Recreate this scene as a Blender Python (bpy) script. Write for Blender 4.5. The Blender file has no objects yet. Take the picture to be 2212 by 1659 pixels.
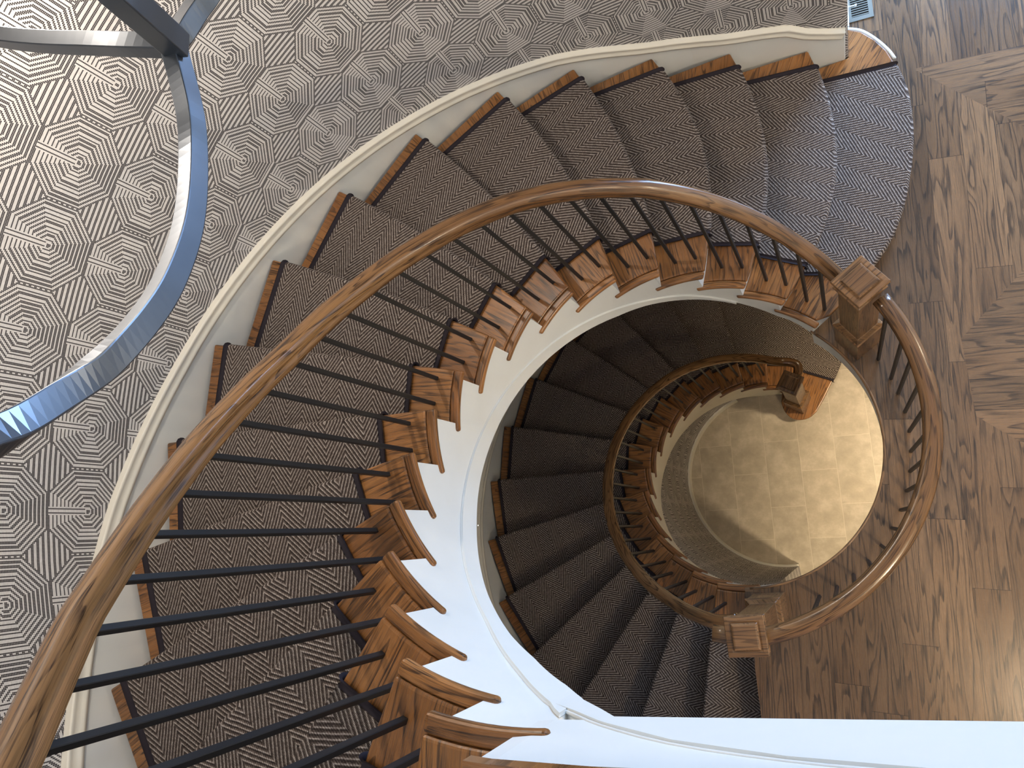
import bpy, bmesh, math, random
from mathutils import Vector, Matrix
C = bpy.context.scene.collection
S = bpy.context.scene
rad, sin, cos, pi = math.radians, math.sin, math.cos, math.pi
random.seed(4)

# ------------------------------------------------------------------ camera
cd = bpy.data.cameras.new('camera'); cam = bpy.data.objects.new('camera', cd); C.objects.link(cam)
cd.sensor_width = 36.0; cd.lens = 25.635; cd.clip_start = 0.02
Rm = Matrix(((0.909188, 0.037205, 0.414721), (0.037205, 0.984757, -0.169909), (-0.414721, 0.169909, 0.893945)))
cam.matrix_world = Matrix.Translation((0.617004, -0.409010, 4.369389)) @ Rm.to_4x4()
S.camera = cam
S.view_settings.view_transform = 'Standard'; S.view_settings.look = 'None'
S.view_settings.gamma = 1.0; S.view_settings.use_curve_mapping = False
S.view_settings.exposure = 0.62

# ------------------------------------------------------------------ world and lights
w = bpy.data.worlds.new('world'); S.world = w; w.use_nodes = True
bg = w.node_tree.nodes['Background']; bg.inputs[0].default_value = (0.80, 0.90, 1.0, 1); bg.inputs[1].default_value = 0.13

def area(name, loc, target, sx, sy, power, col, spread=180):
    d = bpy.data.lights.new(name, 'AREA'); d.shape = 'RECTANGLE'; d.size = sx; d.size_y = sy; d.energy = power; d.color = col
    d.spread = rad(spread)
    o = bpy.data.objects.new(name, d); C.objects.link(o); o.location = loc
    o.rotation_euler = (Vector(target) - Vector(loc)).to_track_quat('-Z', 'Y').to_euler(); return o
def lamp(name, loc, power, col, size=0.06):
    d = bpy.data.lights.new(name, 'POINT'); d.energy = power; d.color = col; d.shadow_soft_size = size
    o = bpy.data.objects.new(name, d); C.objects.link(o); o.location = loc; return o
DAY = (0.40, 0.62, 1.0); WARM = (1.0, 0.80, 0.55); WARM2 = (1.0, 0.80, 0.53)
area('window_light_front', (2.3, 5.6, 1.5), (0.9, 1.2, 0.3), 1.6, 2.2, 400, DAY)
area('window_light_upstairs', (0.6, -3.2, 5.7), (-0.3, -0.3, 2.6), 2.4, 1.2, 44, (0.50, 0.76, 1.0))
lamp('lamp_stair', (-1.35, 1.02, 3.85), 46, (1.0, 0.89, 0.76), 0.035)
lamp('lamp_stair_high', (-0.2, -1.3, 5.4), 16, (1.0, 0.95, 0.88), 0.05)
lamp('lamp_foyer', (2.8, 1.4, 2.8), 40, WARM, 0.08)
lamp('lamp_hall', (2.15, -1.75, 2.75), 62, WARM, 0.10)
area('downlight_basement', (1.75, 0.45, -0.36), (1.5, 0.3, -3.1), 0.16, 0.16, 17, WARM2, 80)
area('downlight_basement_stair', (0.9, 1.9, -0.36), (0.75, 1.6, -3.1), 0.12, 0.12, 3, WARM2, 80)
area('downlight_basement_hall', (1.2, -1.5, -0.36), (0.9, -1.2, -3.1), 0.16, 0.16, 11, WARM2, 85)

# ------------------------------------------------------------------ node helper
class NG:
    def __init__(s, name, rough=0.5):
        s.m = bpy.data.materials.new(name); s.m.use_nodes = True; s.t = s.m.node_tree; s.n = s.t.nodes
        s.b = s.n['Principled BSDF']; s.b.inputs['Roughness'].default_value = rough
    def put(s, sock, v):
        if isinstance(v, bpy.types.NodeSocket): s.t.links.new(v, sock)
        elif v is not None: sock.default_value = v
    def math(s, op, a, b=None, c=None):
        n = s.n.new('ShaderNodeMath'); n.operation = op
        for i, v in enumerate((a, b, c)): s.put(n.inputs[i], v)
        return n.outputs[0]
    def uv(s):
        n = s.n.new('ShaderNodeUVMap'); n.uv_map = 'UVMap'; return n.outputs[0]
    def tc(s, k='Object'):
        return s.n.new('ShaderNodeTexCoord').outputs[k]
    def sep(s, v):
        n = s.n.new('ShaderNodeSeparateXYZ'); s.put(n.inputs[0], v); return n.outputs
    def comb(s, x, y, z=0.0):
        n = s.n.new('ShaderNodeCombineXYZ')
        for i, v in enumerate((x, y, z)): s.put(n.inputs[i], v)
        return n.outputs[0]
    def noise(s, v, scale, detail=2, rough=0.5, dist=0.0):
        n = s.n.new('ShaderNodeTexNoise'); s.put(n.inputs['Vector'], v); n.inputs['Scale'].default_value = scale
        n.inputs['Detail'].default_value = detail; n.inputs['Roughness'].default_value = rough; n.inputs['Distortion'].default_value = dist
        return n.outputs['Fac']
    def white(s, v):
        n = s.n.new('ShaderNodeTexWhiteNoise'); n.noise_dimensions = '3D'; s.put(n.inputs['Vector'], v); return n.outputs['Value']
    def ramp(s, f, stops):
        n = s.n.new('ShaderNodeValToRGB'); s.put(n.inputs[0], f); e = n.color_ramp.elements
        while len(e) > 1: e.remove(e[-1])
        e[0].position = stops[0][0]; e[0].color = (*stops[0][1], 1)
        for p, c in stops[1:]: k = e.new(p); k.color = (*c, 1)
        return n.outputs[0]
    def rng(s, f, a, b, c=0.0, d=1.0):
        n = s.n.new('ShaderNodeMapRange'); s.put(n.inputs[0], f)
        for i, v in enumerate((a, b, c, d)): n.inputs[i+1].default_value = v
        return n.outputs[0]
    def mix(s, f, a, b, mode='MIX'):
        n = s.n.new('ShaderNodeMix'); n.data_type = 'RGBA'; n.blend_type = mode
        s.put(n.inputs[0], f)
        for i, v in ((6, a), (7, b)):
            s.put(n.inputs[i], (*v, 1) if isinstance(v, tuple) else v)
        return n.outputs[2]
    def bump(s, h, strength=0.3, dist=0.002):
        n = s.n.new('ShaderNodeBump'); s.put(n.inputs['Height'], h); n.inputs['Strength'].default_value = strength; n.inputs['Distance'].default_value = dist
        s.t.links.new(n.outputs[0], s.b.inputs['Normal'])
    def out(s, col, rough=None):
        s.put(s.b.inputs['Base Color'], (*col, 1) if isinstance(col, tuple) else col)
        if rough is not None: s.put(s.b.inputs['Roughness'], rough)
        return s.m
    def spec(s, v): s.b.inputs['Specular IOR Level'].default_value = v

def grain(g, u, v, seed, light, mid, dark, ringf=9.0, ku=1.6, kv=17.0):
    """oak: cathedral rings from level sets of a stretched noise, dark pores along the fibre. u runs along the board, metres"""
    p = g.comb(g.math('MULTIPLY', u, ku), g.math('MULTIPLY', v, kv), seed)
    n1 = g.noise(p, 1.0, 2, 0.42, 0.3)
    ring = g.math('FRACT', g.math('MULTIPLY', n1, ringf))
    band = g.ramp(ring, [(0.0, (.05,)*3), (0.45, (.10,)*3), (0.70, (.55,)*3), (0.84, (1, 1, 1)), (0.95, (.9,)*3), (1.0, (.05,)*3)])
    fib = g.noise(g.comb(g.math('MULTIPLY', u, 9.0), g.math('MULTIPLY', v, 330.0), seed), 1.0, 3, 0.6)
    tone = g.noise(g.comb(g.math('MULTIPLY', u, 0.9), g.math('MULTIPLY', v, 3.0), g.math('ADD', seed, 7.3)), 1.0, 1)
    base = g.mix(g.rng(tone, 0.3, 0.7), mid, light)
    c1 = g.mix(g.math('MULTIPLY', band, g.rng(fib, 0.25, 0.60)), base, dark)
    c2 = g.mix(g.math('MULTIPLY', g.rng(fib, 0.48, 0.72), 0.5), c1, dark)
    return c2, fib, band

def wood(name, light, mid, dark, rough=0.3, ringf=9.0):
    g = NG(name, rough); x, y, z = g.sep(g.uv())
    oi = g.n.new('ShaderNodeObjectInfo').outputs['Random']
    seed = g.math('MULTIPLY', oi, 40.0)
    c, fib, band = grain(g, x, y, seed, light, mid, dark, ringf)
    c = g.mix(1.0, c, g.ramp(g.noise(g.comb(oi, 3.1, 0.0), 13.0, 0), [(0.3, (.82, .80, .78)), (0.7, (1.12, 1.1, 1.06))]), 'MULTIPLY')
    g.bump(g.math('SUBTRACT', fib, g.math('MULTIPLY', band, 0.4)), 0.12, 0.001)
    return g.out(c, g.rng(fib, 0.2, 0.8, rough-0.04, rough+0.12))

M = {}
M['tread'] = wood('oak_tread', (.40, .185, .062), (.265, .108, .033), (.036, .018, .009), 0.25)
M['rail'] = wood('oak_handrail', (.30, .165, .070), (.17, .082, .032), (.035, .018, .010), 0.17, 9.0)
M['newel'] = wood('oak_newel', (.30, .165, .075), (.20, .105, .045), (.050, .027, .014), 0.28, 7.0)

def plain(name, col, rough, var=0.04, spec=None, metal=None):
    g = NG(name, rough); n = g.noise(g.tc(), 6.0, 3)
    c = g.mix(g.rng(n, 0.3, 0.7), tuple(a*(1-var) for a in col), tuple(min(1, a*(1+var)) for a in col))
    if spec is not None: g.spec(spec)
    if metal is not None: g.b.inputs['Metallic'].default_value = metal
    return g.out(c)
M['white'] = plain('white_satin_paint', (.74, .75, .72), 0.42, 0.02)
M['cream'] = plain('cream_satin_paint', (.80, .76, .66), 0.42, 0.02)
M['ceil'] = plain('white_ceiling', (.8, .8, .78), 0.9, 0.01)
M['iron'] = plain('black_iron', (.012, .0125, .014), 0.42, 0.15, 0.4)
M['bind'] = plain('dark_cotton_binding', (.030, .024, .030), 0.85, 0.1, 0.2)
M['steel'] = plain('blued_steel', (.14, .16, .19), 0.33, 0.12, None, 0.85)
M['vent'] = plain('bronze_register', (.20, .20, .17), 0.45, 0.05, None, 0.4)
M['dark'] = plain('painted_void_shade', (.01, .01, .01), 0.9)
M['glow'] = plain('emissive_white', (1, 1, 1), 0.5)
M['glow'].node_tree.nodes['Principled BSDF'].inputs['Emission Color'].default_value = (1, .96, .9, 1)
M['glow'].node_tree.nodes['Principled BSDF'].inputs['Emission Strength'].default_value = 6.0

# wallpaper: truncated-square tiling, concentric dotted octagons and hatched diamonds
def wallpaper():
    g = NG('octagon_wallpaper', 0.75); g.spec(0.25)
    x, y, z = g.sep(g.uv())
    def snap(v, c, off): return g.math('MULTIPLY', g.math('ADD', g.math('FLOOR', g.math('DIVIDE', g.math('SUBTRACT', v, off), c)), 0.5), c)
    CX, CY = .336/63, .325/63
    sx = snap(x, CX, 5.04); sy = snap(y, CY, 1.73)          # offsets measured from lattice origin
    px = g.math('DIVIDE', sx, 0.336); py = g.math('DIVIDE', sy, 0.325)
    cx = g.math('SUBTRACT', px, g.math('ROUND', px)); cy = g.math('SUBTRACT', py, g.math('ROUND', py))
    ax = g.math('ABSOLUTE', cx); ay = g.math('ABSOLUTE', cy)
    oc = g.math('MAXIMUM', g.math('MAXIMUM', ax, ay), g.math('DIVIDE', g.math('ADD', ax, ay), 1.41421))
    ring = g.math('LESS_THAN', g.math('FRACT', g.math('MULTIPLY', oc, 21.0)), 0.50)
    inside = g.math('LESS_THAN', oc, 0.5)
    hat = g.math('LESS_THAN', g.math('FRACT', g.math('MULTIPLY', py, 15.75)), 0.42)
    # bar from each centre upwards, outlined
    inbar = g.math('MULTIPLY', g.math('LESS_THAN', ax, 0.055), g.math('GREATER_THAN', cy, 0.03))
    barl = g.math('MULTIPLY', inbar, g.math('GREATER_THAN', g.math('FRACT', g.math('MULTIPLY', ax, 27.0)), 0.55))
    ring = g.math('ADD', g.math('MULTIPLY', ring, g.math('SUBTRACT', 1.0, inbar)), barl)
    pat = g.math('ADD', g.math('MULTIPLY', ring, inside), g.math('MULTIPLY', hat, g.math('SUBTRACT', 1.0, inside)))
    # round hole inside each weave cell
    fx = g.math('ABSOLUTE', g.math('SUBTRACT', g.math('FRACT', g.math('DIVIDE', g.math('SUBTRACT', x, 5.04), CX)), 0.5))
    fy = g.math('ABSOLUTE', g.math('SUBTRACT', g.math('FRACT', g.math('DIVIDE', g.math('SUBTRACT', y, 1.73), CY)), 0.5))
    dot = g.math('LESS_THAN', g.math('ADD', g.math('MULTIPLY', fx, fx), g.math('MULTIPLY', fy, fy)), 0.26)
    m = g.math('MULTIPLY', pat, dot)
    weave = g.noise(g.comb(g.math('MULTIPLY', x, 60.0), g.math('MULTIPLY', y, 400.0)), 1.0, 2)
    ground = g.mix(g.rng(weave, .3, .7), (.53, .505, .49), (.68, .655, .64))
    c = g.mix(g.math('MULTIPLY', m, 0.97), ground, (.022, .018, .022))
    g.bump(g.math('MULTIPLY', m, -1.0), 0.25, 0.001)
    return g.out(c)
M['paper'] = wallpaper()

# carpet: chevron weave of cream and brown yarn
def carpet():
    g = NG('chevron_carpet', 0.95); g.spec(0.15)
    x, y, z = g.sep(g.uv())
    W = 0.092
    t = g.math('DIVIDE', y, W)
    tri = g.math('ABSOLUTE', g.math('SUBTRACT', g.math('FRACT', g.math('MULTIPLY', t, 0.5)), 0.5))   # 0..0.5
    zig = g.math('MULTIPLY', tri, 2*W*1.45)
    wob = g.math('MULTIPLY', g.noise(g.comb(x, y), 11.0, 2), 0.008)
    ph = g.math('DIVIDE', g.math('ADD', g.math('ADD', x, zig), wob), 0.0245)
    s = g.math('SINE', g.math('MULTIPLY', ph, 2*pi))
    s2 = g.math('SINE', g.math('ADD', g.math('MULTIPLY', ph, 4*pi), 0.8))
    tw = g.math('SINE', g.math('ADD', g.math('MULTIPLY', y, 2*pi/0.0052), g.math('MULTIPLY', ph, 2*pi)))    # yarn twist
    nz = g.noise(g.comb(g.math('MULTIPLY', x, 0.45), y), 330.0, 2, 0.7)
    nb = g.noise(g.comb(x, y), 60.0, 2, 0.7)
    line = g.math('POWER', g.rng(s, -1.0, 1.0), 3.0)
    h = g.math('ADD', g.math('MULTIPLY', line, 0.55), g.math('ADD', g.math('MULTIPLY', g.math('ADD', tw, 1.0), 0.10), g.math('MULTIPLY', g.math('ADD', s2, 1.0), 0.07)))
    h = g.math('ADD', h, g.math('ADD', g.math('MULTIPLY', g.math('SUBTRACT', nz, 0.5), 0.9), g.math('MULTIPLY', g.math('SUBTRACT', nb, 0.5), 0.5)))
    c = g.ramp(h, [(0.0, (.034, .025, .022)), (0.25, (.085, .064, .054)), (0.50, (.22, .178, .155)), (0.78, (.52, .46, .41)), (1.0, (.70, .65, .60))])
    g.bump(g.math('ADD', s, g.math('ADD', g.math('MULTIPLY', tw, 0.5), g.math('MULTIPLY', s2, .4))), 0.55, 0.003)
    return g.out(c)
M['carpet'] = carpet()

def floorboards():
    g = NG('oak_floorboards', 0.28)
    x, y, z = g.sep(g.tc())
    # inlay panels whose boards run crosswise, mitred against the field
    la = g.math('GREATER_THAN', y, g.math('SUBTRACT', 2.157, g.math('MULTIPLY', g.math('SUBTRACT', x, 1.041), 0.917)))
    lb = g.math('LESS_THAN', y, g.math('ADD', 2.157, g.math('MULTIPLY', g.math('SUBTRACT', x, 1.041), 0.032)))
    A = g.math('MULTIPLY', la, lb)
    b1 = g.math('LESS_THAN', y, g.math('ADD', 0.565, g.math('MULTIPLY', g.math('SUBTRACT', x, 1.183), 1.17)))
    b2 = g.math('GREATER_THAN', y, g.math('SUBTRACT', 0.154, g.math('MULTIPLY', g.math('SUBTRACT', x, 1.227), 0.75)))
    b3 = g.math('GREATER_THAN', x, g.math('ADD', 1.183, g.math('MULTIPLY', g.math('SUBTRACT', 0.565, y), 0.107)))
    B = g.math('MULTIPLY', g.math('MULTIPLY', b1, b2), b3)
    mk = g.math('MAXIMUM', A, B)
    def sel(a, b):
        return g.math('ADD', g.math('MULTIPLY', a, g.math('SUBTRACT', 1.0, mk)), g.math('MULTIPLY', b, mk))
    xr = g.math('ADD', x, g.math('MULTIPLY', y, 0.03))
    u = sel(y, x); v = sel(xr, g.math('SUBTRACT', y, g.math('MULTIPLY', x, 0.03)))
    W = 0.165
    vi = g.math('FLOOR', g.math('DIVIDE', g.math('ADD', v, 0.02), W)); vf = g.math('FRACT', g.math('DIVIDE', g.math('ADD', v, 0.02), W))
    off = g.math('MULTIPLY', g.white(g.comb(vi, mk, 1.0)), 1.3)
    ub = g.math('DIVIDE', g.math('ADD', u, off), 1.15)
    ui = g.math('FLOOR', ub); uf = g.math('FRACT', ub)
    idn = g.white(g.comb(vi, ui, g.math('ADD', mk, 5.0)))
    seed = g.math('MULTIPLY', idn, 60.0)
    c, fib, band = grain(g, u, v, seed, (.245, .145, .075), (.165, .092, .045), (.034, .023, .016), 9.0, 1.3, 13.0)
    c = g.mix(1.0, c, g.ramp(idn, [(0, (.74, .74, .74)), (0.5, (1, 1, 1)), (1, (1.22, 1.20, 1.16))]), 'MULTIPLY')
    e1 = g.math('LESS_THAN', vf, 0.010); e2 = g.math('LESS_THAN', uf, 0.0022)
    gap = g.math('MAXIMUM', e1, e2)
    c = g.mix(g.math('MULTIPLY', gap, 0.75), c, (.018, .010, .006))
    g.bump(g.math('SUBTRACT', g.math('MULTIPLY', fib, .6), gap), 0.15, 0.0015)
    return g.out(c, g.rng(fib, .2, .8, .22, .36))
M['boards'] = floorboards()

def tiles():
    g = NG('stone_tile', 0.45)
    x, y, z = g.sep(g.tc())
    xr = g.math('ADD', x, g.math('MULTIPLY', y, 0.085)); yr = g.math('SUBTRACT', y, g.math('MULTIPLY', x, 0.085))
    W, H = 0.313, 0.63
    t = g.math('DIVIDE', g.math('ADD', xr, 0.096), W)
    vi = g.math('FLOOR', t); vf = g.math('FRACT', t)
    ub = g.math('ADD', g.math('DIVIDE', g.math('SUBTRACT', yr, 0.34), H), g.math('MULTIPLY', g.math('FRACT', g.math('MULTIPLY', vi, 0.5)), 0.952))
    ui = g.math('FLOOR', ub); uf = g.math('FRACT', ub)
    idn = g.white(g.comb(vi, ui, 2.0))
    n = g.noise(g.comb(x, y, g.math('MULTIPLY', idn, 9.0)), 7.0, 5, 0.65)
    c = g.ramp(n, [(0.3, (.36, .31, .235)), (0.5, (.43, .37, .285)), (0.68, (.53, .465, .37))])
    c = g.mix(1.0, c, g.ramp(idn, [(0, (.93,)*3), (1, (1.06,)*3)]), 'MULTIPLY')
    gap = g.math('MAXIMUM', g.math('LESS_THAN', vf, 0.012), g.math('LESS_THAN', uf, 0.006))
    c = g.mix(g.math('MULTIPLY', gap, .8), c, (.60, .54, .43))
    return g.out(c)
M['tile'] = tiles()

# ------------------------------------------------------------------ mesh helpers
def setuv(me, uvs):
    l = me.uv_layers.new(name='UVMap')
    for i, lp in enumerate(me.loops): l.data[i].uv = uvs[lp.vertex_index]
def obj(name, verts, faces, mat, parent=None, uvs=None, smooth=False, bevel=0, seg=2, faceuv=None):
    me = bpy.data.meshes.new(name); me.from_pydata([tuple(v) for v in verts], [], faces); me.update()
    if uvs: setuv(me, uvs)
    if faceuv:
        l = me.uv_layers.new(name='UVMap')
        for p in me.polygons:
            for li in p.loop_indices: l.data[li].uv = faceuv(p, me.vertices[me.loops[li].vertex_index].co)
    me.materials.append(M[mat])
    if smooth:
        for p in me.polygons: p.use_smooth = True
    o = bpy.data.objects.new(name, me); C.objects.link(o)
    if parent: o.parent = parent; o.matrix_parent_inverse = Matrix.Identity(4)
    if bevel:
        m = o.modifiers.new('bevel', 'BEVEL'); m.width = bevel; m.segments = seg; m.limit_method = 'ANGLE'; m.angle_limit = rad(40); m.harden_normals = False
    return o
def empty(name, label, cat, group=None):
    o = bpy.data.objects.new(name, None); C.objects.link(o); o['label'] = label; o['category'] = cat
    if group: o['group'] = group
    return o
def tag(o, label, cat, group=None, kind=None):
    if label: o['label'] = label
    if cat: o['category'] = cat
    if group: o['group'] = group
    if kind: o['kind'] = kind
    return o
def struct(o, label, cat): return tag(o, label, cat, kind='structure')
def prism(poly, z0, z1):
    n = len(poly); V = [(x, y, z0) for x, y in poly]+[(x, y, z1) for x, y in poly]
    F = [tuple(range(n-1, -1, -1)), tuple(range(n, 2*n))]+[(i, (i+1) % n, n+(i+1) % n, n+i) for i in range(n)]
    return V, F
def grid(rows, closed_u=False, closed_v=False, caps=False):
    """rows: list of equally long point lists"""
    n, m = len(rows), len(rows[0]); V = [p for r in rows for p in r]; F = []
    for i in range(n-(0 if closed_u else 1)):
        for j in range(m-(0 if closed_v else 1)):
            a = i*m+j; b = i*m+(j+1) % m; c = ((i+1) % n)*m+(j+1) % m; d = ((i+1) % n)*m+j
            F.append((a, b, c, d))
    if caps: F.append(tuple(range(m-1, -1, -1))); F.append(tuple((n-1)*m+j for j in range(m)))
    return V, F
def interp(tab, x):
    if x <= tab[0][0]: return tab[0][1]
    for (a, b), (c, d) in zip(tab, tab[1:]):
        if x <= c: return b+(d-b)*(x-a)/(c-a)
    return tab[-1][1]
def pol(a, R, z=None):
    p = (R*cos(rad(a)), R*sin(rad(a)))
    return p if z is None else (*p, z)
def catmull(P, n=6):
    P = [Vector(p) for p in P]; Q = [2*P[0]-P[1]]+P+[2*P[-1]-P[-2]]; out = []
    for i in range(1, len(Q)-2):
        a, b, c, d = Q[i-1:i+3]
        for j in range(n):
            t = j/n
            out.append(0.5*((2*b)+(c-a)*t+(2*a-5*b+4*c-d)*t*t+(3*b-a-3*c+d)*t**3))
    out.append(P[-1]); return out
def sweep(name, path, prof, mat, parent=None, up=Vector((0, 0, 1)), smooth=True, ups=None, bevel=0):
    """prof: closed list of (side, up) offsets; UV runs along the path"""
    path = [Vector(p) for p in path]; rows = []; uvs = []; L = 0
    per = [0]
    for i in range(len(prof)): a = prof[i]; b = prof[(i+1) % len(prof)]; per.append(per[-1]+math.hypot(a[0]-b[0], a[1]-b[1]))
    for i, p in enumerate(path):
        t = (path[min(i+1, len(path)-1)]-path[max(i-1, 0)]).normalized()
        uu = ups[i] if ups else up
        s = t.cross(uu).normalized(); n = s.cross(t).normalized()
        if i: L += (p-path[i-1]).length
        rows.append([p+s*a+n*b for a, b in prof]); uvs += [(L, per[j]) for j in range(len(prof))]
    V, F = grid(rows, closed_v=True, caps=True)
    return obj(name, V, F, mat, parent, uvs, smooth, bevel)

# ------------------------------------------------------------------ stair geometry (measured)
r = 0.184; A0 = 39.23; DA = 13.0916; RI = 0.79; NT = 0.028
RO = [(60, 2.36), (72.4, 2.296), (77.1, 2.232), (83, 2.18), (87, 2.145), (92.4, 2.134), (98, 2.112), (109, 2.123), (119.5, 2.131), (132.5, 2.144),
      (145.6, 2.162), (158.5, 2.174), (171.5, 2.183), (197, 2.195), (230, 2.195), (300, 2.20)]
def Ro(a): return interp(RO, a)
BUL = {2: .195, 3: .148, 4: .145, 5: .078, 6: .066, 7: .04, 8: .03, 9: .02}
OFFO = {3: 8.7, 4: 6.3, 5: 4.1, 6: 1.9, 7: 1.6, 8: 1.6}
def nosing(k, t, low=False):
    """plan point on the front nosing line of tread k; t from inner (0) to outer (1)"""
    a = A0+k*DA
    if k == 1 and not low:
        P = [(.484, .625), (.60, .735), (.70, .85), (.789, .971), (.872, 1.103), (.948, 1.328), (.996, 1.638), (.987, 1.912), (.936, 2.108)]
        return cpath(P, t)
    if k == 2 and low:
        P = [(.366, .597), (.431, .711), (.490, .834), (.534, .925), (.577, 1.034), (.612, 1.14), (.67, 1.38), (.72, 1.65), (.75, 1.90), (.77, 2.10)]
        return cpath(P, t)
    oa = a+(1.4 if low else OFFO.get(k, 1.2)); p = Vector(pol(a, RI)); q = Vector(pol(oa, Ro(oa)-.003)) if k > 2 else Vector((.50, 2.172))
    v = p.lerp(q, t); b = BUL.get(k, 0.0)*(0.12 if low else 1.0)
    d = (q-p).normalized(); nrm = Vector((d.y, -d.x))      # towards the lower step
    return v+nrm*b*sin(pi*t)**0.9
_cc = {}
def cpath(P, t):
    k = tuple(P)
    if k not in _cc:
        c = catmull([(x, y, 0) for x, y in P], 8); L = [0]
        for a, b in zip(c, c[1:]): L.append(L[-1]+(b-a).length)
        _cc[k] = (c, L)
    c, L = _cc[k]; s = max(0, min(1, t))*L[-1]
    for i in range(len(c)-1):
        if s <= L[i+1]+1e-9:
            f = (s-L[i])/(L[i+1]-L[i]); p = c[i].lerp(c[i+1], f); return Vector((p.x, p.y))
    return Vector((c[-1].x, c[-1].y))
def back(k, t, d, low=False):
    """nosing line of tread k moved d metres uphill"""
    e = 1e-3; p = nosing(k, t, low); q = nosing(k, min(1, t+e), low)-nosing(k, max(0, t-e), low); q.normalize()
    return p+Vector((-q.y, q.x))*d
def t_at_R(k, R, low=False, d=0.0):
    lo, hi = 0.0, 1.0
    for _ in range(30):
        m = (lo+hi)/2
        if back(k, m, d, low).length < R: lo = m
        else: hi = m
    return (lo+hi)/2
NTOP = 18
OVER = 0.032                                   # nosing overhang past the riser
def radial_uv(a):
    c, s_ = cos(rad(a)), sin(rad(a))
    return lambda p: (p[0]*c+p[1]*s_, -p[0]*s_+p[1]*c)

def build_flight(z0, low, label):
    root = empty('staircase', label, 'staircase')
    N = 14
    K0 = 2 if low else 1
    for k in range(K0, NTOP):
        a = A0+k*DA; z = z0+k*r; am = a+DA/2; uvf = radial_uv(am)
        RS = RI+0.040
        # ---- tread body
        if k == 1 and not low:
            front = [nosing(1, i/24) for i in range(25)]+[Vector(p) for p in ((.90, 2.196), (.845, 2.276), (.777, 2.343), (.706, 2.376), (.703, 2.195))]
        elif k == 2 and low:
            lobe = catmull([(.072, .788, 0), (.066, .745, 0), (.063, .691, 0), (.088, .612, 0), (.141, .549, 0), (.213, .525, 0), (.302, .543, 0), (.366, .597, 0)], 3)[:-1]
            front = [Vector((p.x, p.y)) for p in lobe]+[nosing(2, i/24, True) for i in range(25)]
        else: front = [nosing(k, i/N, low) for i in range(N+1)]
        BN = low and k == 2
        if k > 1 and not BN: front[0] = nosing(k, t_at_R(k, RS, low), low)
        ts0 = t_at_R(k+1, RS, low, OVER+.012)
        bk = [back(k+1, ts0+(1-ts0)*i/N, OVER+.012, low) for i in range(N, -1, -1)]
        if k == 1 and not low:
            front = [nosing(1, .06+.94*i/24) for i in range(25)]+front[25:]
        arc = [Vector(pol(x, RS)) for x in ()]
        ab = math.degrees(math.atan2(bk[-1].y, bk[-1].x)) % 360; af = math.degrees(math.atan2(front[0].y, front[0].x)) % 360
        if BN: arcp = [Vector(pol(88, RS)), Vector(pol(86.5, RI+.01))]
        elif k == 1: arcp = [Vector(pol(ab-(ab-af)*i/6, RS)) for i in range(1, 6)]
        else: arcp = [Vector(pol(ab-(ab-af)*i/6, RS)) for i in range(1, 6)]
        poly = [(p.x, p.y) for p in front+bk+arcp]
        V, F = prism(poly, z-NT, z)
        tr = obj('tread', V, F, 'tread', root, None, False, 0.009, 3, faceuv=lambda p, c, f=uvf: (f(c)[0]+(0 if abs(p.normal.z) > .5 else c.z), f(c)[1]+(c.z if abs(p.normal.z) < .5 else 0)))
        # ---- mitred nosing return at the open end
        ar0 = a if k > 1 else A0+k*DA
        ar1 = a+17.7
        n = 10; rows = []; uvs = []
        if not BN:
            for i in range(n+1):
                x = ar0+(ar1-ar0)*i/n
                x0 = x if i else (math.degrees(math.atan2(front[0].y, front[0].x)) % 360 if k > 1 else x)
                rows.append([pol(x, RI, z-NT), pol(x, RI, z), pol(x0, RS-.001, z), pol(x0, RS-.001, z-NT)])
                s = rad(x)*RI; uvs += [(s, 0), (s, .028), (s, .07), (s, .10)]
            V, F = grid(rows, closed_v=True, caps=True)
            rt = obj('nosing_return', V, F, 'tread', tr, uvs, False, 0.010, 3)
        # ---- riser below this tread
        tn = t_at_R(k, RI+.012, low, OVER)
        pl = [back(k, tn+(1-tn)*i/N, OVER, low) for i in range(N+1)]
        pb = [back(k, tn+(1-tn)*i/N, OVER+.018, low) for i in range(N, -1, -1)]
        if not BN:
            V, F = prism([(p.x, p.y) for p in pl+pb], z-r+0.0005, z-NT-.0005)
            obj('riser', V, F, 'white', root)
    if low:   # drum riser carrying the curved starting step
        dr = [(.105, .80), (.10, .70), (.12, .63), (.165, .582), (.22, .563), (.285, .575), (.335, .62), (.395, .73), (.455, .86), (.50, .95), (.545, 1.06), (.58, 1.17), (.63, 1.39), (.68, 1.66), (.70, 2.05), (.3, 2.1), (.2, 1.2)]
        V, F = prism(dr, z0+r+.0005, z0+2*r-NT-.0005)
        obj('riser', V, F, 'white', root)
    # top riser below the landing
    k = NTOP; tn = t_at_R(k, RI+.012, low, OVER)
    pl = [back(k, tn+(1-tn)*i/N, OVER, low) for i in range(N+1)]; pb = [back(k, tn+(1-tn)*i/N, OVER+.018, low) for i in range(N, -1, -1)]
    V, F = prism([(p.x, p.y) for p in pl+pb], z0+(k-1)*r+.0005, z0+k*r-.04); obj('riser', V, F, 'white', root)
    # ---- inner stringer: saw-tooth top, curved bottom
    if not low: BOT = [(54, -.33), (57, -.295), (64, -.33), (70, -.405), (82.6, -.423), (97, -.441), (116, -.488), (127, -.531), (149, -.546), (188, -.564), (215, -.564), (237, -.540), (251, -.541), (260, -.554), (272, -.527), (279, -.48)]
    else: BOT = [(60, -.40), (97, -.66), (116, -.62), (153, -.57), (178, -.54), (207, -.42), (228, -.34), (248, -.30), (265, -.30), (280, -.32)]
    zf = z0+0.001
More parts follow.
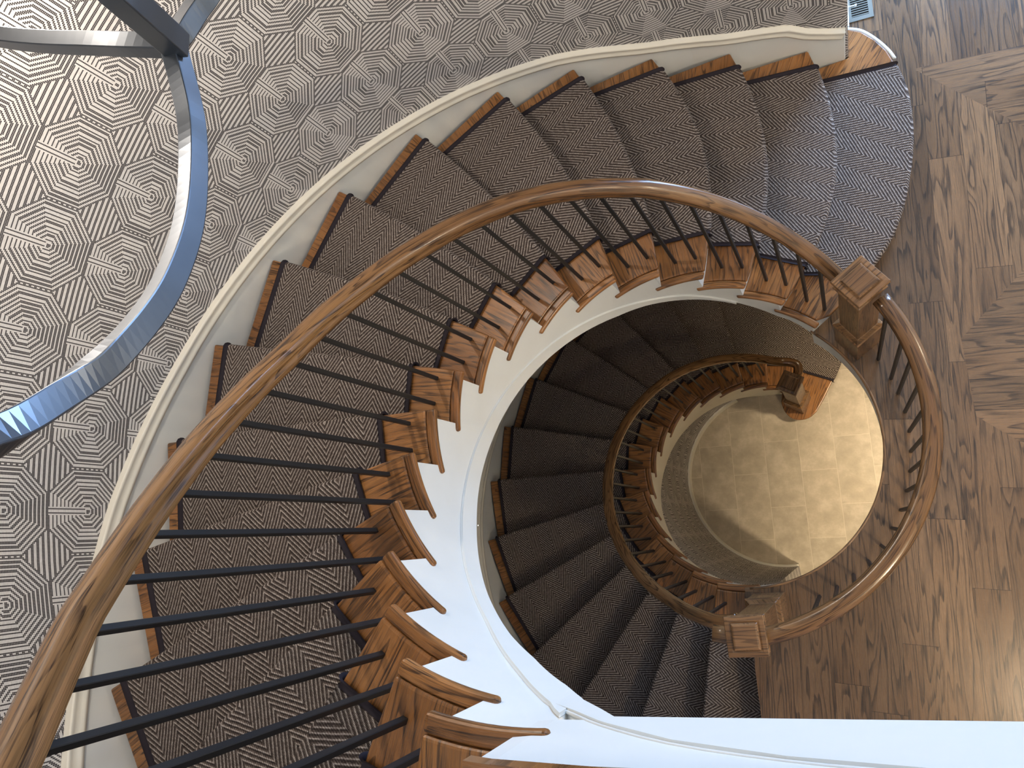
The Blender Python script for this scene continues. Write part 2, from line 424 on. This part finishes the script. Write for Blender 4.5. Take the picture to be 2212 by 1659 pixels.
    def stop(x):
        kk = (x-A0-2.35)/DA; k = int(math.floor(kk)); k = max(0, min(NTOP-1, k))
        return z0+k*r-NT-.001 if k > 0 else z0-.002
    R0, R1 = RI+.012, RI+.052
    xs = []
    x = A0+DA+2.36
    for k in range(1, NTOP):
        b = A0+k*DA+2.36
        for i in range(8): xs.append(b+(DA-.02)*i/7)
    xs.append(A0+NTOP*DA+2.3)
    rows = []; zb = []
    for x in xs:
        if low and x < A0+2*DA+14: continue
        zt = stop(x-.0005 if x in (xs[-1],) else x+.0)
        zbot = max(z0+r+.001, z0+r*(x-A0)/DA+interp(BOT, x)) if low else max(z0-.16, z0+r*(x-A0)/DA+interp(BOT, x))
        zb.append((x, zbot)); zbot = min(zbot, zt-.02)
        rows.append([pol(x, R0, zbot), pol(x, R0, zt), pol(x, R1, zt), pol(x, R1, zbot)])
    V, F = grid(rows, closed_v=True, caps=True)
    obj('inner_stringer', V, F, 'white' if not low else 'cream', root)
    # soffit under the flight
    rows = [[pol(x, R0+.004+(Ro(x)-R0)*j/5, z+.002) for j in range(6)] for x, z in zb[::4]+[zb[-1]] if x > 84]
    V, F = grid(rows); so = obj('soffit', V, F, 'white', root)
    # bead along the stringer
    if not low:
        BD = [(84, -.40), (101.6, -.385), (115, -.42), (151, -.442), (187.5, -.455), (215, -.456), (226, -.453), (245, -.469), (261.7, -.438), (274.3, -.391)]
        path = [pol(x, R0-.001, z0+r*(x-A0)/DA+interp(BD, x)) for x in [84+i*3.2 for i in range(60)] if x < 275]
        path = path+[(.12, -.7905, 2.965), (.203, -.779, 3.052), (.349, -.760, 3.158), (.525, -.737, 3.228), (.70, -.714, 3.262), (.95, -.682, 3.283)]
        band = []
        for x, zz in zb:
            if x < 84: continue
            zt = z0+r*(x-A0)/DA+interp(BD, x)
            if x > 274.3: zt = zz+.13
            band.append([pol(x, R0-.009, zz-.001), pol(x, R0-.009, zt), pol(x, R0-.001, zt+.004), pol(x, R0-.001, zz-.001)])
        V, F = grid(band, closed_v=True, caps=True); obj('stringer_band', V, F, 'white', root)
        sweep('bead_moulding', catmull(path, 3), [(.004*cos(q), .004*sin(q)) for q in [i*pi/4 for i in range(8)]], 'white', root)
    # ---- outer stringer on the wall with its cap
    st = []
    for x in [(72.6 if not low else 81.4)+i*2.2 for i in range(93 if not low else 89)]:
        dn = interp([(72, .0), (79, .03), (92, -.0), (101, .02), (110, .06), (123, .075), (138, .085), (155, .092), (175, .10), (192, .125), (210, .115), (300, .10)], x)
        if x < 79: dn = interp([(72, -.03), (76, -.02), (79, .03)], x)
        st.append((x, z0+r*(x-A0)/DA+dn))
    rows = []; cap = []
    for x, z in st:
        R = Ro(x); zl = z-.36
        rows.append([pol(x, R+.030, zl), pol(x, R-.001, zl), pol(x, R-.001, z-.005), pol(x, R+.030, z-.005)])
    V, F = grid(rows, closed_v=True, caps=True)
    os_ = obj('outer_stringer', V, F, 'white', root)
    path = [Vector(pol(x, Ro(x)+.008, z+.006)) for x, z in st]
    prof = [(-.020, -.050), (-.023, -.036), (-.018, -.030), (-.018, -.008), (-.024, .002), (-.018, .010), (-.006, .008), (-.002, .013), (.012, .013), (.020, .008), (.022, -.050)]
    sweep('stringer_cap', path, prof, 'cream', root)
    return root

def strip_rows(low, z0):
    pass

def build_runner(z0, low, label):
    root = empty('carpet_runner', label, 'carpet')
    TH = 0.010; RIN, ROUT = 1.045, None
    def profile(k, tf):
        """points of one step strip from the riser foot to the back of the tread, at lateral parameter; returns list of (plan, z, s)"""
    N = 16
    rows = []; uvs = []
    bin_in = []; bin_out = []
    kmax = NTOP
    s_acc = 0.0
    for k in range(2 if low else 1, kmax+1):
        z = z0+k*r; a = A0+k*DA
        # lateral samples measured by radius
        def tt(kk, R, d): return t_at_R(kk, R, low, d)
        def Rout(kk): return {2: 2.118, 3: 2.032, 4: 2.005, 5: 2.018}.get(kk, Ro(A0+kk*DA+1.2)-.107) if not low else (Ro(A0+kk*DA+1.2)-.107 if kk > 2 else 2.0)
        def rin(kk): return RIN if kk > 1 or low else 1.045
        def line(kk, d, zz):
            out = []; ta = tt(kk, rin(kk), d); tb = tt(kk, Rout(kk), d) if not (kk == 1 and not low) else 0.985
            if kk == 1 and not low: ta = .24
            for j in range(N+1):
                p = back(kk, ta+(tb-ta)*j/N, d, low); out.append((p.x, p.y, zz))
            return out
        seq = []
        # (offset uphill from nosing line, z, running length)
        seq.append((OVER-TH, z-r+TH+.002, 0.0))
        seq.append((OVER-TH, z-NT-.014, r-.05))
        seq.append((OVER-TH-.006, z-NT-.008, r-.042))
        seq.append((-TH+.004, z-NT-.002, r-.012))
        seq.append((-TH, z-NT+.010, r))
        seq.append((-TH+.001, z-.006, r+.014))
        seq.append((-TH+.006, z+TH-.005, r+.024))
        seq.append((.004, z+TH, r+.036))
        if k == 1 and low is False: pass
        ruv = radial_uv(a+DA/2)
        base = random.random()*3
        for d, zz, s in seq:
            if k == kmax and zz > z-NT-.010: continue
            L = line(k, d, zz); rows.append(L)
            for p in L:
                u, v = ruv(p); uvs.append((v*-1+base-( (r+.036)-s if s < r+.036 else 0)*1.0, u))
        if k == kmax: break
        # interior of the tread top then the foot of the next riser
        F0 = line(k, .004, z+TH); B0 = line(k+1, OVER-TH, z+TH)
        for q in (.2, .4, .6, .8, .96):
            L = [(f[0]+(b[0]-f[0])*q, f[1]+(b[1]-f[1])*q, z+TH) for f, b in zip(F0, B0)]
            rows.append(L)
            for p in L: u, v = ruv(p); uvs.append((v*-1+base, u))
        L = B0; rows.append(L)
        for p in L: u, v = ruv(p); uvs.append((v*-1+base, u))
    V, F = grid(rows)
    pile = obj('pile', V, F, 'carpet', root, uvs, False)
    m = pile.modifiers.new('thick', 'SOLIDIFY'); m.thickness = TH*.8; m.offset = -1
    # bindings follow both edges of the grid
    for side in (0, -1):
        e = []
        for L in rows:
            p = Vector(L[side]); q = Vector(L[1 if side == 0 else -2]); d = (p-q); d.z = 0; d.normalize()
            e.append((p-d*.004, p+d*.024))
        rr = []
        for i, (p, q) in enumerate(e):
            t = (e[min(i+1, len(e)-1)][0]-e[max(i-1, 0)][0]).normalized(); lat = (q-p).normalized(); n = t.cross(lat).normalized()
            if side == 0: n = -n
            # n must point away from the stair body
            rr.append([p+n*.0008, p+n*.0035, p.lerp(q, .5)+n*.0045, q+n*.002, q-n*.008])
        V, F = grid(rr); b = obj('edge_binding', V, F, 'bind', root, None, True)
    return root

fl_up = build_flight(0.0, False, 'upper curved oak staircase with white stringers climbing from the main floor')
fl_low = build_flight(-NTOP*r, True, 'lower curved oak staircase in shadow, descending to the tiled basement')
ru_up = build_runner(0.0, False, 'brown and cream chevron carpet runner with dark binding on the upper staircase')
ru_low = build_runner(-NTOP*r, True, 'dark shaded chevron carpet runner on the lower staircase to the basement')
# white strip painting the window glint on the curved bottom step's rounded edge
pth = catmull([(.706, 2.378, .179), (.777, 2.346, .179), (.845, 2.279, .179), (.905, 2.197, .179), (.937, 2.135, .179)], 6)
e_ = sweep('edge_glint_strip', pth, [(-.008, -.010), (-.008, .006), (.004, .008), (.009, .0), (.006, -.010)], 'white', fl_up); e_['label'] = 'thin white strip standing for the window glint on the step edge'

# ------------------------------------------------------------------ railings
RPROF = [(-.024, -.034), (.024, -.034), (.026, -.018), (.021, -.012), (.022, -.006), (.034, .002), (.037, .014), (.032, .026), (.020, .034), (.0, .037),
         (-.020, .034), (-.032, .026), (-.037, .014), (-.034, .002), (-.022, -.006), (-.021, -.012), (-.026, -.018)]
def bar(parent, top, foot, size=.0155, yaw=0.0):
    h = size/2; c, s = cos(yaw), sin(yaw)
    sq = [(c*x-s*y, s*x+c*y) for x, y in ((-h, -h), (h, -h), (h, h), (-h, h))]
    V = [(foot[0]+x, foot[1]+y, foot[2]) for x, y in sq]+[(top[0]+x, top[1]+y, top[2]) for x, y in sq]
    F = [(3, 2, 1, 0), (4, 5, 6, 7)]+[(i, (i+1) % 4, 4+(i+1) % 4, 4+i) for i in range(4)]
    return obj('baluster', V, F, 'iron', parent, None, False, .0015, 1)
UPH = [(45, .80), (63, .80), (75, .81), (97, .83), (100, .82), (123, .80), (145, .755), (160, .742), (178, .748), (198, .80), (210, .825), (225, .85), (240, .84), (272, .85)]
LOH = [(80, .66), (98, .71), (128, .74), (150, .70), (170, .685), (198, .655), (225, .63), (250, .60), (272, .66)]
def stair_rail(z0, R, H, a0, a1, label, extra_low=None, extra_high=None, nbal=34, b0=53.8, bd=6.63, bR=.903, trf=None):
    root = empty('stair_railing', label, 'railing')
    zr = lambda x: z0+r*(x-A0)/DA+interp(H, x)
    n = int((a1-a0)/2.5); path = [pol(a0+(a1-a0)*i/n, R, zr(a0+(a1-a0)*i/n)) for i in range(n+1)]
    if extra_low: path = catmull(extra_low+[path[0]], 6)[:-1]+[Vector(p) for p in path]
    if extra_high: path = [Vector(p) for p in path]+catmull([path[-1]]+extra_high, 6)[1:]
    sweep('handrail', path, RPROF, 'rail', root)
    for i in range(nbal):
        x = b0+bd*i
        if x < a0+1 or x > a1: continue
        k = 1+i//2
        bar(root, pol(x, bR, zr(x)-.022), pol(x, bR, z0+k*r-.002), yaw=rad(x))
    return root
R_up = stair_rail(0.0, .903, UPH, 45.5, 272, 'oak handrail on black iron balusters sweeping up the upper staircase')
zl = -NTOP*r; ZB = zl+r
R_lo = stair_rail(zl, .905, LOH, 86, 272, 'lower oak handrail on slim iron balusters spiralling down to the basement',
                  extra_low=[(.262, .785, -2.03), (.272, .83, -2.03), (.258, .872, -2.03), (.20, .895, -2.03), (.13, .90, -2.02)],
                  extra_high=[pol(275, .900, .635), pol(278, .890, .655)])
# level guard rail on the main floor
G = empty('guard_railing', 'level curved oak guard rail on iron balusters round the open stairwell', 'railing')
path = [pol(34.5-i*2.5, .932, 1.015) for i in range(0, 44)]+[pol(-76+(-i*2.5), .925-.006*i, 1.015) for i in range(0, 5)]
sweep('handrail', path, RPROF, 'rail', G)
for i in range(15):
    x = 31.1-6.55*i
    if i == 1: x = 23.4
    if x < -66: continue
    bar(G, pol(x, .925, .99), pol(x, .922, -.002), yaw=rad(x))

# ------------------------------------------------------------------ newel posts
def newel(loc, rot, label, hcap=1.115, plinth=.36):
    root = empty('newel_post', label, 'newel post', 'square oak newel posts'); root.location = loc; root.rotation_euler = (0, 0, rad(rot))
    def lathe_sq(name, prof, mat='newel', bev=.003):
        rows = [[(x*h, y*h, z) for x, y in ((-1, -1), (1, -1), (1, 1), (-1, 1))] for h, z in prof]
        V, F = grid(rows, closed_v=True, caps=True)
        return obj(name, V, F, mat, root, None, False, bev, 2, faceuv=lambda p, c: (c.z, c.x+c.y) if abs(p.normal.z) < .7 else (c.x, c.y))
    H = hcap
    lathe_sq('base', [(.083, 0), (.083, plinth-.02)])
    lathe_sq('base_moulding', [(.083, plinth-.020), (.088, plinth-.016), (.088, plinth-.004), (.080, plinth+.004), (.070, plinth+.022), (.064, plinth+.030)])
    lathe_sq('shaft', [(.0625, plinth+.028), (.0625, H-.085)])
    lathe_sq('collar', [(.0625, H-.115), (.076, H-.108), (.078, H-.095), (.066, H-.085), (.066, H-.060), (.074, H-.050), (.0745, H-.040)])
    cp = lathe_sq('cap', [(.070, H-.040), (.082, H-.034), (.082, H-.014), (.080, H-.010), (.062, H-.008), (.056, H-.010)], bev=.002)
    p = lathe_sq('cap_panel', [(.054, H-.011), (.054, H-.002), (.050, H+.004), (.044, H+.006)], bev=.002)
    p.parent = cp
    return root
newel((.692, .590, 0.0), 41, 'oak newel post with diamond-turned cap at the foot of the upper stairs')
newel((.208, -.888, 0.0), 8, 'oak newel post on the main floor edge where the guard rail meets the lower handrail')
newel((.215, .690, zl+2*r), 65, 'small oak newel post standing on the curved bottom step above the tiles')

# ------------------------------------------------------------------ setting
def fill_floor(name, outline, z, thick, mat, side='white'):
    V, F = prism(outline, z-thick, z); o = obj(name, V, F, mat)
    return o
a18 = A0+NTOP*DA
arc = [pol(x, RI) for x in [a18+i*(398-8-a18+14)/40 for i in range(41)]]       # 274.9 -> ~404 (44 deg)
arc = [pol(a18+i*(360+55.5-a18)/48, RI+.004) for i in range(49)]
outl = arc+[(.60, .95), (.60, 2.2), (.70, 2.2), (.70, 3.9), (3.6, 3.9), (3.6, -4.2), (.34, -4.2), pol(a18+1, 2.24)]
FL = fill_floor('floor', outl, 0.0, .03, 'boards'); struct(FL, 'dark stained oak plank floor of the main level with mitred inlays', 'floor')
FS = fill_floor('ceiling', [(x, y) for x, y in [pol(a18+i*(360+55.5-a18)/48, RI+.016) for i in range(49)]+outl[49:]], -.031, .30, 'white'); struct(FS, 'white slab edge and basement ceiling below the oak floor', 'ceiling')
# nosing strip round the open well
path = [pol(a18+2+i*(360+53-a18-2)/70, RI+.008, -.014) for i in range(71)]
nz = sweep('trim_1', path, [(-.006, -.014), (.006, -.014), (.011, -.008), (.011, .006), (.006, .0142), (-.006, .0146)], 'tread'); nz.data.materials[0] = M['newel']; struct(nz, 'dark oak nosing round the main floor stairwell edge', 'nosing')
BF = fill_floor('floor', [(-4, -4.2), (4, -4.2), (4, 4.2), (-4, 4.2)], ZB, .05, 'tile'); struct(BF, 'beige stone tile floor of the basement', 'floor')
# landing slab upstairs, straight fascia
def fy(x): return -.7915+(x-.103)*.1317
def fn(x): return -.789+.098*(x-.075)
def fb(x): return -.785+(x-.103)*.1317
tx = .085
land = [pol(a18, RI+.012), (.103, fy(.103)), (3.6, fy(3.6)), (3.6, -4.2), (.34, -4.2), pol(a18, 2.2)]
LS = fill_floor('ceiling', land, 3.284, .272, 'white'); struct(LS, 'white painted fascia and slab of the upper landing', 'ceiling')
def fz0(x): return interp([(.066, 2.80), (.10, 2.86), (.172, 2.952), (.216, 3.012), (4, 3.012)], x)
def fz1(x): return interp([(.059, 2.905), (.12, 2.962), (.203, 3.049), (.349, 3.155), (.525, 3.225), (.70, 3.259), (.95, 3.280), (4, 3.283)], x)
rows = []
for x in [.062, .085, .11, .14, .172, .195, .216, .28, .35, .44, .525, .61, .70, .82, .95, 1.4, 2.2, 3.0, 3.6]:
    rows.append([(x, fb(x), fz0(x)), (x, fb(x), fz1(x)), (x, fy(x)-.02, fz1(x)+.0005), (x, fy(x)-.02, fz0(x))])
V, F = grid(rows, closed_v=True, caps=True); struct(obj('trim_2', V, F, 'white'), 'white fascia board along the landing edge', 'fascia')
LF = fill_floor('floor', [(x, y) for x, y in [pol(a18, RI), (.103, fn(.103)), (3.6, fn(3.6)), (3.6, -4.2), (.34, -4.2), pol(a18, 2.2)]], 3.312, .028, 'tread'); struct(LF, 'oak landing floor nosing at the top of the upper stairs', 'floor')
fl = LF.data; l = fl.uv_layers.new(name='UVMap')
for lp in fl.loops: c = fl.vertices[lp.vertex_index].co; l.data[lp.index].uv = (c.x, c.y)

# curved papered wall: path from the corner by the vent round to the landing
wp = [(.703, 2.205), (.60, 2.198), (.50, 2.19), (.391, 2.19), (.27, 2.178)]+[pol(x, Ro(x)+.014) for x in [85+i*2.5 for i in range(88)]]
s = rad(85)*2.2-sum((Vector(a)-Vector(b)).length for a, b in zip(wp[:5], wp[1:6])); L = [s]
for a, b in zip(wp, wp[1:]): L.append(L[-1]+(Vector(a)-Vector(b)).length)
# measured lattice uses angle*2.2 as horizontal coordinate
us = []
for p, q in zip(wp, L):
    a = math.degrees(math.atan2(p[1], p[0])) % 360; us.append(rad(a)*2.2)
def wallstrip(name, za, zb, thick=.12):
    n = len(wp); V = []; uv = []
    for (x, y), u in zip(wp, us):
        d = Vector((x, y)).normalized()*thick
        if x > .2: d = Vector((0, thick))
        for z in (za, zb):
            V += [(x, y, z), (x+d.x, y+d.y, z)]; uv += [(u, z), (u, z)]
    F = []
    for i in range(n-1):
        a, b = i*4, (i+1)*4
        F += [(a, b, b+2, a+2), (a+1, a+3, b+3, b+1), (a+2, b+2, b+3, a+3), (a, a+1, b+1, b)]
    F += [(0, 2, 3, 1), ((n-1)*4, (n-1)*4+1, (n-1)*4+3, (n-1)*4+2)]
    return obj(name, V, F, 'paper', None, uv, True)
W = wallstrip('wall_stair', ZB, 5.6); struct(W, 'curved stairwell wall in grey wallpaper of dotted concentric octagons', 'wall')
V, F = prism([(.7035, 2.205), (.7035, 3.9), (.60, 3.9), (.60, 2.32), (.60, 2.205)], -.0, 5.6)
WE = obj('wall_end', V, F, 'white'); struct(WE, 'white wall end beside the floor vent', 'wall')
V, F = prism([(.7045, 2.42), (.7185, 2.42), (.7185, 3.9), (.7045, 3.9)], 0, .14)
struct(obj('baseboard_end', V, F, 'white', None, None, False, .004), 'white baseboard on the wall end', 'baseboard')
# basement wall below the inner stringer
bw = [pol(x, .868) for x in [118+i*2.5 for i in range(67)]]
def arcwall(name, Rin, Rout_, xs, zlo, zhi, mat, uvR=.868):
    rows = []; uv = []
    for x in xs:
        a = zhi(x) if callable(zhi) else zhi
        rows.append([pol(x, Rin, zlo), pol(x, Rin, a), pol(x, Rout_, a), pol(x, Rout_, zlo)])
        u = rad(x)*uvR; uv += [(u, zlo), (u, a), (u, a), (u, zlo)]
    V, F = grid(rows, closed_v=True, caps=True); return obj(name, V, F, mat, None, uv, False)
xs = [116+i*2.4 for i in range(70)]
LOB = [(60, -.40), (97, -.66), (116, -.62), (153, -.57), (178, -.54), (207, -.42), (228, -.34), (248, -.30), (265, -.30), (280, -.32)]
bwall = arcwall('wall_basement', .840, .93, xs, ZB, lambda x: min(zl+r*(x-A0)/DA+interp(LOB, x)+.05, -.34), 'paper')
struct(bwall, 'curved basement wall below the lower stairs in beige textured wallpaper', 'wall')
bb = arcwall('baseboard_basement', .822, .8395, xs, ZB, ZB+.11, 'cream'); struct(bb, 'cream baseboard curving round the basement tile floor', 'baseboard')
# basement enclosing walls and main level walls (partly out of view)
def wallbox(name, x0, y0, x1, y1, z0_, z1_, mat='cream'):
    V, F = prism([(x0, y0), (x1, y0), (x1, y1), (x0, y1)], z0_, z1_); return struct(obj(name, V, F, mat), 'plain painted wall', 'wall')
wallbox('wall_right', 3.6, -4.2, 3.7, 3.9, ZB, -.33); wallbox('wall_back', .34, -4.3, 3.6, -4.2, ZB, -.33); wallbox('wall_front', -2.6, 3.3, 3.6, 3.4, ZB, -.33)
wallbox('wall_right', 3.62, -4.2, 3.72, 3.9, 0.0, 5.6); wallbox('wall_back', .34, -4.3, 3.6, -4.2, -.33, 2.9)
wallbox('wall_left', -2.7, -4.2, -2.6, 3.3, ZB, 5.6)

# ------------------------------------------------------------------ chandelier frame
ch = empty('chandelier', 'blued steel chandelier of curved square bars hanging over the stairwell', 'chandelier')
A = [(-0.325, 0.295, 3.654), (-0.307, 0.236, 3.645), (-0.281, 0.169, 3.643), (-0.263, 0.104, 3.645), (-0.228, 0.014, 3.667), (-0.199, -0.062, 3.695), (-0.172, -0.14, 3.735), (-0.156, -0.197, 3.773), (-0.145, -0.248, 3.814), (-0.142, -0.287, 3.85), (-0.13, -0.322, 3.894), (-0.111, -0.357, 3.945), (-0.081, -0.384, 4.005), (-0.059, -0.402, 4.058)]
B = [(-0.338, 0.305, 3.639), (-0.425, 0.322, 3.649), (-0.533, 0.352, 3.649), (-0.654, 0.382, 3.655), (-0.781, 0.418, 3.665), (-0.929, 0.466, 3.687), (-1.1, 0.533, 3.723)]
CC = [(-0.319, 0.291, 3.65), (-0.321, 0.319, 3.646), (-0.317, 0.366, 3.63), (-0.307, 0.418, 3.613), (-0.318, 0.496, 3.588), (-0.338, 0.598, 3.572), (-0.358, 0.694, 3.577)]
D = [(-0.311, 0.285, 3.656), (-0.299, 0.281, 3.695), (-0.278, 0.271, 3.751), (-0.263, 0.265, 3.798), (-0.259, 0.269, 3.842), (-0.258, 0.274, 3.898)]
def sq(h, k=None):
    k = k or h; return [(-h, -k), (h, -k), (h, k), (-h, k)]
sweep('curved_bar', catmull(CC[::-1][:-1]+A, 5), sq(.0145, .016), 'steel', ch, smooth=False, bevel=.002)
sweep('curved_bar', catmull(B, 5), sq(.0145, .016), 'steel', ch, smooth=False, bevel=.002)
sweep('hanging_arm', catmull(D, 5), sq(.019, .019), 'steel', ch, up=Vector((0, 1, 0)), smooth=False, bevel=.002)
sweep('hanging_rod', [(-.258, .274, 3.89), (-.258, .276, 4.2), (-.258, .278, 5.6)], sq(.008), 'steel', ch, up=Vector((0, 1, 0)), smooth=False)
V, F = prism([(-.258+.07*cos(i*pi/10), .278+.07*sin(i*pi/10)) for i in range(20)], 5.57, 5.6); obj('ceiling_canopy', V, F, 'steel', ch)
V, F = prism([(-3, -4.3), (3.7, -4.3), (3.7, 4), (-3, 4)], 5.6, 5.7); struct(obj('ceiling', V, F, 'ceil'), 'white ceiling above the stairwell', 'ceiling')

# ------------------------------------------------------------------ small things
vt = empty('floor_vent', 'bronze slatted floor vent set in the oak floor by the wall end', 'vent')
vt.location = (.775, 2.69, 0.0); vt.rotation_euler = (0, 0, rad(4))
def boxm(name, x0, x1, y0, y1, z0_, z1_, mat, parent, bev=0): V, F = prism([(x0, y0), (x1, y0), (x1, y1), (x0, y1)], z0_, z1_); return obj(name, V, F, mat, parent, None, False, bev)
hw, hl = .070, .155
Vf, Ff = [], []
for (x0, x1, y0, y1) in ((-hw, -hw+.024, -hl, hl), (hw-.024, hw, -hl, hl), (-hw+.024, hw-.024, -hl, -hl+.026), (-hw+.024, hw-.024, hl-.026, hl)):
    v, f_ = prism([(x0, y0), (x1, y0), (x1, y1), (x0, y1)], 0.0005, .006); b = len(Vf); Vf += v; Ff += [tuple(i+b for i in q) for q in f_]
obj('frame', Vf, Ff, 'vent', vt, None, False)
boxm('shade_sheet', -hw+.022, hw-.022, -hl+.024, hl-.024, 0.0003, .001, 'dark', vt)  # flat black sheet painted in place of the shade below the slats
Vf, Ff = [], []
for i in range(17):
    y = -hl+.030+i*.0153; v, f_ = prism([(-hw+.024, y), (hw-.024, y), (hw-.024, y+.0055), (-hw+.024, y+.0055)], .0012, .005); b = len(Vf); Vf += v; Ff += [tuple(k+b for k in q) for q in f_]
obj('slats', Vf, Ff, 'vent', vt)
ds = empty('door_stop', 'small white door stop on the baseboard above the floor vent', 'door stop'); ds.location = (.719, 2.60, .06)
def rodx(name, x0, x1, rr, mat, parent):
    rows = [[(x, rr*cos(q*pi/6), rr*sin(q*pi/6)) for q in range(12)] for x in (x0, x1)]; V, F = grid(rows, closed_v=True, caps=True); return obj(name, V, F, mat, parent, None, True)
rodx('stem', 0, .034, .0045, 'white', ds); rodx('tip', .034, .046, .008, 'white', ds)
wl = empty('wall_pill', 'tiny glowing white pill shape low on the papered stairwell wall', 'light')  # emissive white pill shape set on the wall
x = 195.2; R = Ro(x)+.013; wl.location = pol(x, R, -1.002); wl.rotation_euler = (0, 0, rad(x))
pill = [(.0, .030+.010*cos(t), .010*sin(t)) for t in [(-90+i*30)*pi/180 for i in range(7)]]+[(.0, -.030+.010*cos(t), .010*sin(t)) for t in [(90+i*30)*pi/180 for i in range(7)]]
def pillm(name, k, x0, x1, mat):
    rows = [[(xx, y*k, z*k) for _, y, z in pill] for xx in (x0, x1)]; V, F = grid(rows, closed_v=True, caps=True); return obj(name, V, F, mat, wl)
pillm('pill_rim', 1.15, 0, -.008, 'vent'); pillm('lens', 1.0, -.0085, -.014, 'glow')
